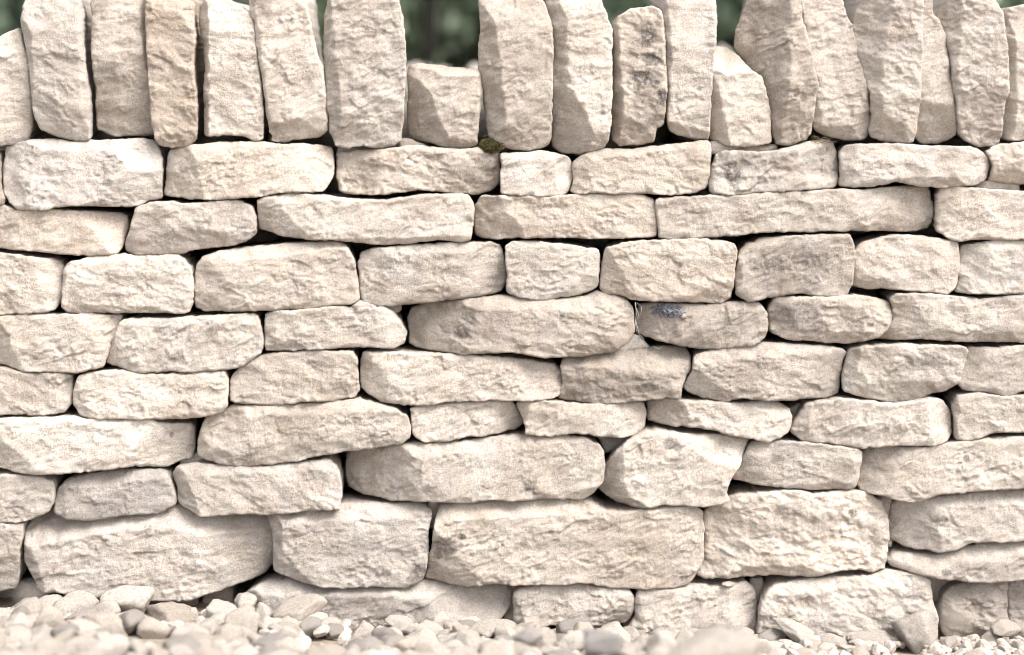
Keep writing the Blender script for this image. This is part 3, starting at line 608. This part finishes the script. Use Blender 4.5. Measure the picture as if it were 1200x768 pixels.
# the wall runs on to both sides of the frame
def side_run(x0, x1, seed):
    rs = np.random.RandomState(seed)
    z = 760
    while z > 190:
        h = rs.uniform(48, 74); top = max(z - h, 176)
        x = x0 + rs.uniform(-20, 0)
        while x < x1:
            w = rs.uniform(90, 210); xe = min(x + w, x1 + 4)
            if xe - x > 24:
                j = lambda a: a + rs.uniform(-4, 4)
                pts = [(x + 2, j(top + 14)), (x + 9, j(top + 4)), ((x + xe) / 2, j(top + 3)), (xe - 9, j(top + 4)), (xe - 2, j(top + 16)), (xe - 2, j(z - 16)), (xe - 9, j(z - 3)), ((x + xe) / 2, j(z - 3)), (x + 9, j(z - 3)), (x + 2, j(z - 14))]
                make_stone('stone', pts, wall, [], rs.uniform(-.004, .006), 0.2, None, cell=0.005)
            x = xe
        z = top
    x = x0
    if x0 < 0: x1 = -66
    while x < x1:
        w = min(rs.uniform(40, 76), x1 + 12 - x); t = rs.uniform(-30, 30)
        if w < 22: break
        make_stone('coping_stone', [(x + 2, t + 12), (x + 10, t), (x + w - 8, t - 4), (x + w - 2, t + 20), (x + w - 1, 100), (x + w - 3, 160), (x + w - 12, 171), (x + 12, 170), (x + 3, 160), (x + 1, 90)], wall, [], rs.uniform(-.004, .008), 0.22, None, cell=0.005, cope=True)
        x += w
side_run(-330, -34, 21)
side_run(1248, 1540, 22)

# ------------------------------------------------------------------ ground
def ss(a, b, x):
    t = np.clip((x - a) / (b - a), 0, 1); return t * t * (3 - 2 * t)
def ground_z(x, y):
    """gravel surface in front of the wall (y <= 0.3)"""
    x = np.asarray(x, float); y = np.asarray(y, float)
    px = x / S + 600; d = np.clip(-y, 0, 50)
    wallz = 0.046 - 0.026 * ss(230, 440, px) - 0.018 * ss(560, 860, px)
    slope = 0.175 - 0.10 * ss(820, 1000, px)
    rise = slope * np.minimum(d, 0.75) + 0.04 * ss(0.75, 1.6, d)
    mound = 0.042 * ss(0.30, 0.5, d) * (1 - ss(0.75, 1.2, d)) * np.exp(-((px - 770) / 95.0) ** 2)
    lump = 0.006 * gn(x / 0.11, y / 0.11) * ss(0.0, 0.1, d)
    return wallz + rise + mound + lump

def grid_sheet(name, xs, ys, zf, m):
    Xg, Yg = np.meshgrid(xs, ys, indexing='ij'); Zg = zf(Xg, Yg)
    v = np.stack([Xg.ravel(), Yg.ravel(), Zg.ravel()], 1)
    ny = len(ys); i, j = np.meshgrid(np.arange(len(xs) - 1), np.arange(ny - 1), indexing='ij'); i = i.ravel(); j = j.ravel()
    f = np.stack([i * ny + j, (i + 1) * ny + j, (i + 1) * ny + j + 1, i * ny + j + 1], 1)
    return mesh_obj(name, v, f, m)
xs = np.concatenate([[-150, -60, -20, -8, -4, -2.5], np.arange(-1.6, 1.61, 0.025), [2.5, 4, 8, 20, 60, 150]])
ys = np.concatenate([[-150, -60, -20, -8, -4, -2.2], np.arange(-1.5, 0.31, 0.025)])
gravel = grid_sheet('gravel_ground', xs, ys, lambda a, b: ground_z(a, b) - 0.010, M_GROUND)
gravel['kind'] = 'structure'
def bank_z(x, y):
    return 0.03 + 0.75 * ss(0.55, 1.5, y) + 0.012 * gn(x / .3, y / .3) * ss(.5, 1, y) + 0.02 * np.maximum(0, y - 9)
ys2 = np.concatenate([np.arange(0.30, 3.0, 0.08), [3.5, 4.5, 6, 8, 11, 16, 30, 60, 150]])
xs2 = np.concatenate([[-150, -60, -20, -8, -4], np.arange(-2.4, 2.41, 0.12), [4, 8, 20, 60, 150]])
bank = grid_sheet('grassy_bank', xs2, ys2, bank_z, M_BANK)
bank['kind'] = 'structure'

# ------------------------------------------------------------------ pebbles and loose rocks
NV = 14
SHAPES = [rock_shape(200 + i, 4, 12 + i % 6, amp=.06) for i in range(NV)]
SMALL = [rock_shape(300 + i, 2, 9, amp=.06) for i in range(8)]
TINY = [rock_shape(320 + i, 1, 9, amp=.06) for i in range(8)]
rock_mesh = []
for i, (v, f) in enumerate(SHAPES):
    me = bpy.data.meshes.new('pebble'); me.from_pydata(v.tolist(), [], f); me.materials.append(M_PEB)
    me.polygons.foreach_set('use_smooth', [True] * len(me.polygons)); rock_mesh.append(me)

def photo_of(x, y, z):
    k = DIST / (DIST + y)
    return 600 + x * k / S, HOR + (CAM_Z - z) * k / S
def ray_ground(px, py):
    for d in np.arange(0.0, 1.5, 0.004):
        k = (DIST - d) / DIST
        x = (px - 600) * S * k; z = CAM_Z - (py - HOR) * S * k
        if z <= ground_z(x, -d) + 0.006: return x, -d, z
    return x, -d, z

def rot(rs): 
    return Matrix.Rotation(rs.uniform(0, 6.28), 3, 'Z') @ Matrix.Rotation(rs.normal(0, .35), 3, 'X') @ Matrix.Rotation(rs.normal(0, .35), 3, 'Y')

# named loose rocks: photo box (x0, y0, x1, y1), extra distance from the wall or None = on the gravel, tone, tilt, label
ROCKS = [
 ((118,684,182,728), 'big white lumpy rock topping the gravel heap below the long bottom-left wall stone', (1.22,0,.0), 3, 0),
 ((62,694,116,738), 'broad pale cream rock left of the big white lumpy one on the gravel', (1.12,.1,0), 5, 10),
 ((166,708,238,742), 'long buff rock with a flat top right of the big white lumpy one', (.98,.5,0), 1, -6),
 ((148,736,206,770), 'bright white flat slab in the gravel below the long buff rock', (1.3,0,.05), 8, -12),
 ((271,692,302,726), 'pointed pale shard standing upright in the gravel under a dark hole in the wall', (1.16,0,.1), 2, 28),
 ((312,698,384,738), 'cream oblong block tilted on the gravel before the stained bottom-course stone', (1.12,.35,0), 6, 22),
 ((298,706,322,748), 'white rounded stone wedged at the left of the tilted cream block', (1.25,0,0), 4, 0),
 ((24,692,48,708), 'small white angular stone at the wall foot beside the lower-left dark hole', (1.18,0,0), 9, 0),
 ((498,714,528,748), 'white upright pebble in front of the stained long bottom-course stone', (1.25,0,0), 7, 60),
 ((678,736,732,775), 'blurred blue-grey rock in the foreground gravel right of centre', (.80,0,.9), 10, 0),
 ((776,736,902,790), 'large blurred cream boulder in the foreground below the square bottom-course stone', (1.06,.2,0), 11, 0),
 ((600,732,640,762), 'blurred lilac-grey stone in the foreground left of the white peaked one', (.92,0,.8), 12, 0),
 ((634,736,664,760), 'white peaked stone by the shaded slot under the small bottom-course stone', (1.2,.1,0), 2, 30),
 ((904,728,960,752), 'white flat slab leaning against the wide bottom-right wall stone', (1.15,.0,.0), 1, -20),
 ((1046,716,1100,768), 'large pale cube-like rock standing against the wide bottom-right wall stone', (1.06,.1,.05), 13, 5),
 ((996,740,1050,756), 'narrow flat pale stone lying left of the large cube-like rock', (1.05,.15,.05), 8, 4),
 ((886,738,924,758), 'brownish grey pebble left of the white leaning slab', (.85,.3,.5), 5, 0),
 ((960,744,998,764), 'rounded cream pebble between the leaning slab and the narrow flat stone', (1.05,.15,0), 4, -8),
 ((1048,756,1082,778), 'dark purple-grey pebble in front of the large cube-like rock', (.68,0,1.0), 3, 0),
 ((1102,711,1132,739), 'tan rough cobble tucked in the hollow at the foot of the wall', (.96,.5,0), 6, 0),
 ((1146,738,1176,760), 'greyish buff angular pebble below the small lower-right wall stone', (.93,.3,.3), 0, 10),
 ((1160,726,1196,748), 'pale tan wedge of stone at the right end of the wall foot', (1.02,.4,0), 9, 15),
 ((854,736,884,752), 'white triangular chip of stone against the square bottom-course stone', (1.12,0,0), 2, 10),
 ((360,742,400,772), 'blurred white pebble in the foreground right of the cream oblong block', (1.25,0,0), 12, 0),
 ((408,728,442,762), 'blurred round cream pebble in the foreground gravel', (1.15,.15,0), 11, 0),
 ((450,722,490,742), 'long pale pebble lying against the stained bottom-course stone', (1.12,.05,.1), 8, -14),
]
taken = []
for k, ((x0, y0, x1, y1), lab, tn, sh, tilt) in enumerate(ROCKS):
    cx = (x0 + x1) / 2; rs = np.random.RandomState(500 + k)
    gx, gy, gz = ray_ground(cx, min(y1 - 2, 800))
    kk = (DIST + gy) / DIST
    hw = (x1 - x0) / 2 * S * kk; hh = (y1 - y0) / 2 * S * kk
    dep = hw * 0.55 + hh * 0.35
    gy = min(gy, -0.004 - dep)
    gy = {9: -.62, 10: -.78, 11: -.5}.get(k, gy)
    kk = (DIST + gy) / DIST; hw = (x1 - x0) / 2 * S * kk; hh = (y1 - y0) / 2 * S * kk; dep = min(hw, .05) * 0.55 + hh * 0.35
    cz = CAM_Z - ((y0 + y1) / 2 - HOR) * S * kk; gx = (cx - 600) * S * kk
    o = bpy.data.objects.new('loose_rock', rock_mesh[sh]); COL.objects.link(o)
    o.location = (gx, gy, cz); o.scale = (hw, dep, hh)
    o.rotation_euler = (0, math.radians(-tilt), rs.uniform(-.25, .25))
    if abs(tilt) > 15:
        t = math.radians(tilt); o.scale = (hw * (1.05 if tilt < 45 else .95), dep, hh * .78)
    o.color = (*tn, 1)
    tag(o, lab, 'rock', 'larger loose rocks in the gravel')
    taken.append((gx, gy, max(hw, dep), (x0, y0, x1, y1)))

# a flake lying on the square bottom-course stone
fl_y = -0.004
o = bpy.data.objects.new('stone_flake', rock_mesh[5]); COL.objects.link(o)
o.location = (X(854), 0.004, Z(686)); o.scale = (0.012, 0.009, 0.0042); o.rotation_euler = (0.1, 0.06, .2); o.color = (1.1, .3, 0, 1)
tag(o, 'small thin flake of stone lying on top of the square bottom-course stone', 'stone chip')

# gravel scatter
cand = []
rs = np.random.RandomState(77)
def scatter(n, x0, x1, d0, d1, rfun):
    for _ in range(n):
        x = rs.uniform(x0, x1); d = rs.uniform(d0, d1)
        px = x / S + 600
        r = rfun(px, d)
        cand.append((x, -d, r))
def rad(px, d):
    right = float(ss(840, 930, px)) * (1 - float(ss(.15, .4, d)))
    big = rs.uniform(0.012, 0.028) if rs.rand() < .6 else rs.uniform(.006, .012)
    sml = rs.uniform(0.004, 0.010) if rs.rand() < .7 else rs.uniform(.010, .018)
    return sml if rs.rand() < right else big
scatter(9000, -1.15, 1.15, 0.010, 1.1, rad)
scatter(5000, -.85, .85, 0.006, .75, lambda px, d: rs.uniform(.006, .013))
scatter(2600, 0.28, 0.95, 0.006, 0.22, lambda px, d: rs.uniform(.003, .008) if rs.rand() < .8 else rs.uniform(.008, .015))
cand.sort(key=lambda c: -c[2])
grid = {}; placed = []
def free(x, y, r):
    ci, cj = int(x / .05), int(y / .05)
    for i in range(ci - 1, ci + 2):
        for j in range(cj - 1, cj + 2):
            for (a, b, c) in grid.get((i, j), ()):
                if (a - x) ** 2 + (b - y) ** 2 < ((c + r) * 0.62) ** 2: return False
    return True
for (a, b, c, _) in taken: grid.setdefault((int(a / .05), int(b / .05)), []).append((a, b, c * .8))
for (x, y, r) in cand:
    if y + r * .9 > -0.002: continue
    qx, qy = photo_of(x, y, float(ground_z(x, y)) + r * .5); rp = r * .35 / S
    if any(y < b_ + .01 and x0 - rp < qx < x1 + rp and y0 - rp < qy < y0 + .62 * (y1 - y0) for (_, b_, _, (x0, y0, x1, y1)) in taken): continue
    if free(x, y, r):
        grid.setdefault((int(x / .05), int(y / .05)), []).append((x, y, r)); placed.append((x, y, r))
infr, rest = [], []
for (x, y, r) in placed:
    z = float(ground_z(x, y)) + r * rs.uniform(-.10, .35)
    px, py = photo_of(x, y, z)
    size = r / (S * (DIST + y) / DIST)
    (infr if (-20 < px < 1220 and py < 785) else rest).append((size, x, y, z, r))
infr.sort(key=lambda q: -q[0])
rest += infr[290:]
def peb_params():
    sc = np.array([rs.uniform(.85, 1.25), rs.uniform(.75, 1.1), rs.uniform(.55, .9)])
    t = rs.rand()
    tone = (rs.uniform(1.05, 1.3), 0.1, rs.uniform(0, .1)) if t < .45 else (rs.uniform(.95, 1.15), rs.uniform(.1, .6), 0) if t < .86 else (rs.uniform(.72, .95), .3, rs.uniform(.2, .7))
    return sc, tone
for (s, x, y, z, r) in infr[:290]:
    sc, tone = peb_params()
    o = bpy.data.objects.new('pebble', rock_mesh[rs.randint(NV)]); COL.objects.link(o)
    o.parent = gravel; o.location = (x, y, z); o.scale = tuple(sc * r); o.rotation_euler = rot(rs).to_euler(); o.color = (*tone, 1)
gv, gf = [], []; base = 0
for (s, x, y, z, r) in rest:
    qx, qy = photo_of(x, y, z)
    v, f = (SMALL if (-40 < qx < 1240 and qy < 800) else TINY)[rs.randint(8)]
    sc, _ = peb_params()
    R = np.array(rot(rs)); vv = (v * sc * r) @ R.T + np.array([x, y, z])
    gv.append(vv); gf.extend([tuple(i + base for i in q) for q in f]); base += len(v)
o = mesh_obj('small_gravel', np.concatenate(gv), gf, M_PEB, None, (0, -.5, 0), smooth=False)
o.color = (1.10, .15, .1, 1)
tag(o, 'pale cream loose gravel spread along the foot of the wall', 'gravel', kind='stuff')

# ------------------------------------------------------------------ moss, lichen, threads, stems
def fuzz(name, cpx, cpy, rx, rz, n, size, y, m, label, cat, seed, dome=0.006, flat=1.0):
    rs = np.random.RandomState(seed); v, f = ico(1); V_, F_ = [], []; b = 0
    for _ in range(n):
        a = rs.uniform(0, 6.28); q = math.sqrt(rs.rand())
        dx = q * math.cos(a); dz = q * math.sin(a)
        if rs.rand() < 0.35 * q: continue
        yy = y if not callable(y) else y(cpx + dx * rx, cpy - dz * rz)
        hgt = dome * (1 - q * q)
        s = size * rs.uniform(.5, 1.3)
        st = np.array([s * rs.uniform(.6, 1.5), s * flat, s * rs.uniform(.6, 1.5)])
        vv = (v * (1 + .35 * rs.normal(size=(len(v), 1)))) * st
        vv = vv + np.array([X(cpx) + dx * rx * S, yy - hgt * rs.uniform(.2, 1.0), Z(cpy) + dz * rz * S])
        V_.append(vv); F_.extend([tuple(i + b for i in t) for t in f]); b += len(v)
    c = (X(cpx), float(y if not callable(y) else y(cpx, cpy)), Z(cpy))
    o = mesh_obj(name, np.concatenate(V_), F_, m, None, c, smooth=False)
    return tag(o, label, cat)
fuzz('moss_clump', 576, 171, 15, 9, 620, .0013, .010, M_MOSS, 'dark olive moss clump in the crack beside the short square coping stone', 'moss', 1, .010)
def ly(px, py):
    return surf_y(('body', (745, 385)), px, py)
fuzz('lichen_patch', 783, 365, 20, 8, 420, .0015, ly, M_LICHEN, 'blue-grey crusty lichen patch on top of the buff stone right of centre', 'lichen', 2, .004)

def strand(pts, r, V_, F_, b):
    """thin tapered tube through points"""
    P = [Vector(p) for p in pts]; k = 5
    for i, p in enumerate(P):
        t = (P[min(i + 1, len(P) - 1)] - P[max(i - 1, 0)]).normalized()
        a = t.orthogonal().normalized(); c = t.cross(a)
        rr = r * (1 - .6 * i / (len(P) - 1))
        for j in range(k):
            q = 2 * math.pi * j / k; V_.append(tuple(p + a * math.cos(q) * rr + c * math.sin(q) * rr))
    for i in range(len(P) - 1):
        for j in range(k):
            F_.append((b + i * k + j, b + i * k + (j + 1) % k, b + (i + 1) * k + (j + 1) % k, b + (i + 1) * k + j))
    return b + len(P) * k
def strands(name, lines, r, y, m, label, cat):
    V_, F_ = [], []; b = 0
    for ln in lines:
        b = strand([(X(p[0]), y + (p[2] if len(p) > 2 else 0), Z(p[1])) for p in ln], r, V_, F_, b)
    c = (X(lines[0][0][0]), y, Z(lines[0][0][1]))
    return tag(mesh_obj(name, V_, F_, m, None, c), label, cat)
strands('web_threads', [[(744,353),(745,366),(744,378),(746,390)], [(746,354),(751,358),(751,364),(749,370)], [(744,374),(747,384),(749,394),(752,399),(757,405),(757,411)],
        [(738,401),(745,394),(749,391)], [(745,360),(748,368),(745,374)], [(765,405,.004),(771,408,.004),(777,405,.004)], [(750,392),(754,396),(753,402)]], .00035, -.012, M_WEB,
        'wispy pale cobweb threads hanging in the joint left of the lichened stone', 'cobweb')
strands('dry_root_wisps', [[(952,164),(955,161),(960,163),(968,160)], [(954,166),(962,165),(972,167),(982,165)], [(950,162),(953,158),(957,163),(964,168)], [(957,165),(965,161),(975,163)], [(949,165),(958,168),(968,165)],
        [(953,160),(958,160),(961,167)], [(962,168),(970,163),(978,168)]], .0006, -.004, M_STEM,
        'dark dry root wisps caught under the coping stones near the right', 'plant')
strands('moss_hairs', [[(588,168),(590,172),(591,178)], [(584,166),(589,170),(592,175)], [(566,160),(572,158),(580,161)], [(578,160),(586,164),(590,170)]], .0005, -.006, M_STEM,
        'fine brown hairs springing from the moss clump below the coping', 'plant')

# ------------------------------------------------------------------ behind the wall: rubble, shrubs and trees, far out of focus
rs = np.random.RandomState(9)
k = 0
for px, w, top, gr in ((488,18,73,0),(503,16,74,0),(524,20,77,0),(552,24,74,0),(852,24,52,1)):
    y = rs.uniform(1.8, 2.6); kk = (DIST + y) / DIST
    zt = CAM_Z - (top - HOR) * S * kk; zb = float(bank_z(np.array([0.0]), np.array([y]))[0]) - .02
    hh = max(.03, (zt - zb) / 2)
    o = bpy.data.objects.new('rubble_stone', rock_mesh[k % NV]); COL.objects.link(o)
    o.location = ((px - 600) * S * kk, y, zb + hh); o.scale = (w * S * kk * .55, .05, hh); o.rotation_euler = (0, 0, rs.uniform(0, 3))
    o.color = (1.0, .1, .3, 1)
    tag(o, ['leftmost pale rubble stone beyond the short square coping stone', 'second pale blurred rubble stone from the left, beyond the short square coping stone',
            'low middle rubble stone beyond the short square coping stone', 'whitest blurred rubble stone at the right end of the widest coping gap', 'grey blurred stone on the bank above the low stepped coping stone'][k],
        'rock', 'rubble stones on the bank behind the wall'); k += 1

def leaves(n, centre, rad, size, seed, m, parent):
    rs = np.random.RandomState(seed); V_ = []; 
    nc = 26; cl = rs.normal(size=(nc, 3)); cl /= np.linalg.norm(cl, axis=1)[:, None]; cl *= rs.uniform(.35, .95, (nc, 1))
    ci = rs.randint(nc, size=n)
    P = (cl[ci] + rs.normal(0, .17, (n, 3))) * np.array(rad) + np.array(centre)
    a = rs.normal(size=(n, 3)); a /= np.linalg.norm(a, axis=1)[:, None]
    b = np.cross(a, rs.normal(size=(n, 3))); b /= np.linalg.norm(b, axis=1)[:, None]
    s = size * rs.uniform(.6, 1.3, (n, 1))
    V_ = np.stack([P - a * s, P + b * s * .45, P + a * s, P - b * s * .45], 1).reshape(-1, 3)
    F_ = np.arange(4 * n).reshape(-1, 4)
    return mesh_obj('crown', V_, F_, m, parent, centre, smooth=False)
def tube_mesh(name, segs, m, parent, loc):
    V_, F_ = [], []; b = 0; k = 8
    for (p, q, r0, r1) in segs:
        p = Vector(p); q = Vector(q); t = (q - p).normalized(); a = t.orthogonal().normalized(); c = t.cross(a)
        n = 5
        for i in range(n):
            u = i / (n - 1); ctr = p.lerp(q, u) + a * math.sin(u * 5 + p.x * 3) * .02 * (q - p).length; r = r0 + (r1 - r0) * u
            for j in range(k):
                w = 2 * math.pi * j / k; V_.append(tuple(ctr + a * math.cos(w) * r + c * math.sin(w) * r))
        for i in range(n - 1):
            for j in range(k):
                F_.append((b + i * k + j, b + i * k + (j + 1) % k, b + (i + 1) * k + (j + 1) % k, b + (i + 1) * k + j))
        b += n * k
    return mesh_obj(name, V_, F_, m, parent, loc)
TREES = [(499, 4.4, .03, 0.0), (549, 4.9, .032, .07), (395, 8.0, .08, 0), (120, 7.2, .09, .03), (735, 6.6, .07, -.03), (930, 8.5, .10, 0), (1096, 6.8, .06, .05), (-150, 8, .1, 0), (1380, 8, .1, 0), (270, 9.0, .1, 0)]
TLAB = ['slim dark tree trunk behind the gap over the short square coping stone', 'leaning dark trunk at the right of the same gap in the coping', 'blurred tree behind the big middle-left coping stone',
        'blurred tree behind the second coping stone from the left', 'blurred tree behind the dark-stained coping stone', 'blurred tree behind the tilted coping stone at the right', 'slim tree behind the narrow coping stone near the right edge',
        'tree beyond the left end of the view', 'tree beyond the right end of the view', 'farther blurred tree behind the pointed coping stone at the left']
for i, (px, y, r, lean) in enumerate(TREES):
    kk = (DIST + y) / DIST; x = (px - 600) * S * kk; z = float(bank_z(np.array([x]), np.array([y]))[0]) - .03
    t = bpy.data.objects.new('tree', None); COL.objects.link(t); t.location = (x, y, z)
    tag(t, TLAB[i], 'tree', 'trees behind the wall')
    top = (lean * 20, 0, 3.4)
    segs = [((0, 0, 0), top, r, r * .55)]
    rs = np.random.RandomState(40 + i)
    for q in range(7):
        u = rs.uniform(.5, .98); a = rs.uniform(0, 6.28); st = Vector(top) * u
        segs.append((tuple(st), tuple(st + Vector((math.cos(a) * 1.1, math.sin(a) * 1.1, rs.uniform(.5, 1.2)))), r * .35, r * .1))
    o = tube_mesh('trunk', segs, M_BARK, t, (0, 0, 0))
    leaves(1500, (top[0], 0, 3.7), (1.7, 1.6, 1.3), .09, 60 + i, M_LEAF, t)
SHR = [(25, 5.2, 'greyish green shrub behind the left end of the coping', 1), (250, 6.4, 'shrub behind the pale coping stones left of centre', 0), (365, 4.8, 'shrub behind the notch beside the big middle-left coping stone', 0), (470, 8.2, 'dark shrub at the back of the widest coping gap', 1), (522, 6.4, 'brighter green shrub in the middle of the widest coping gap', 0),
       (590, 7.8, 'farther shrub behind the right side of the widest coping gap', 1), (740, 5.0, 'dark green shrub behind the dark-stained coping stone', 1), (860, 5.6, 'green shrub behind the low stepped coping stone', 0), (1000, 4.9, 'green shrub behind the notch between the right-hand coping stones', 0), (1100, 5.6, 'shrub behind the narrow coping stone', 0),
       (1180, 6.2, 'dark shrub behind the right end of the coping', 1), (-140, 6, 'shrub left of the view behind the wall', 0), (1340, 6, 'shrub right of the view behind the wall', 0), (660, 6.5, 'shrub behind the tall coping stones at the centre', 0), (150, 7.5, 'farther shrub behind the left coping stones', 1), (930, 7.5, 'farther shrub behind the tilted coping stone', 1)]
for i, (px, y, lab, dk) in enumerate(SHR):
    kk = (DIST + y) / DIST; x = (px - 600) * S * kk; z = float(bank_z(np.array([x]), np.array([y]))[0]) - .02
    t = bpy.data.objects.new('shrub', None); COL.objects.link(t); t.location = (x, y, z)
    tag(t, lab, 'shrub', 'shrubs behind the wall')
    rs = np.random.RandomState(80 + i)
    segs = [((0, 0, 0), (math.cos(a) * .35, math.sin(a) * .3, rs.uniform(.7, 1.2)), .018, .006) for a in rs.uniform(0, 6.28, 7)]
    tube_mesh('stems', segs, M_BARK, t, (0, 0, 0))
    leaves(6500, (0, 0, .62), (.62, .5, .66), .055, 90 + i, M_LEAF_DARK if dk else M_LEAF, t)
# a hedge closes the view
hv = RS.uniform((-14, 10.5, .7), (14, 12, 3.6), (26000, 3)); hv[:, 2] = hv[:, 2] + .25 * gn(hv[:, 0], hv[:, 1]) * (hv[:, 2] > 3)
a = RS.normal(size=(26000, 3)); a /= np.linalg.norm(a, axis=1)[:, None]; b = np.cross(a, RS.normal(size=(26000, 3))); b /= np.linalg.norm(b, axis=1)[:, None]
s = RS.uniform(.06, .12, (26000, 1))
V_ = np.stack([hv - a * s, hv + b * s * .5, hv + a * s, hv - b * s * .5], 1).reshape(-1, 3)
o = mesh_obj('hedge', V_, np.arange(104000).reshape(-1, 4), M_LEAF_DARK, None, (0, 11.2, .7), smooth=False)
tag(o, 'dense dark green hedge closing the view far behind the wall', 'hedge')
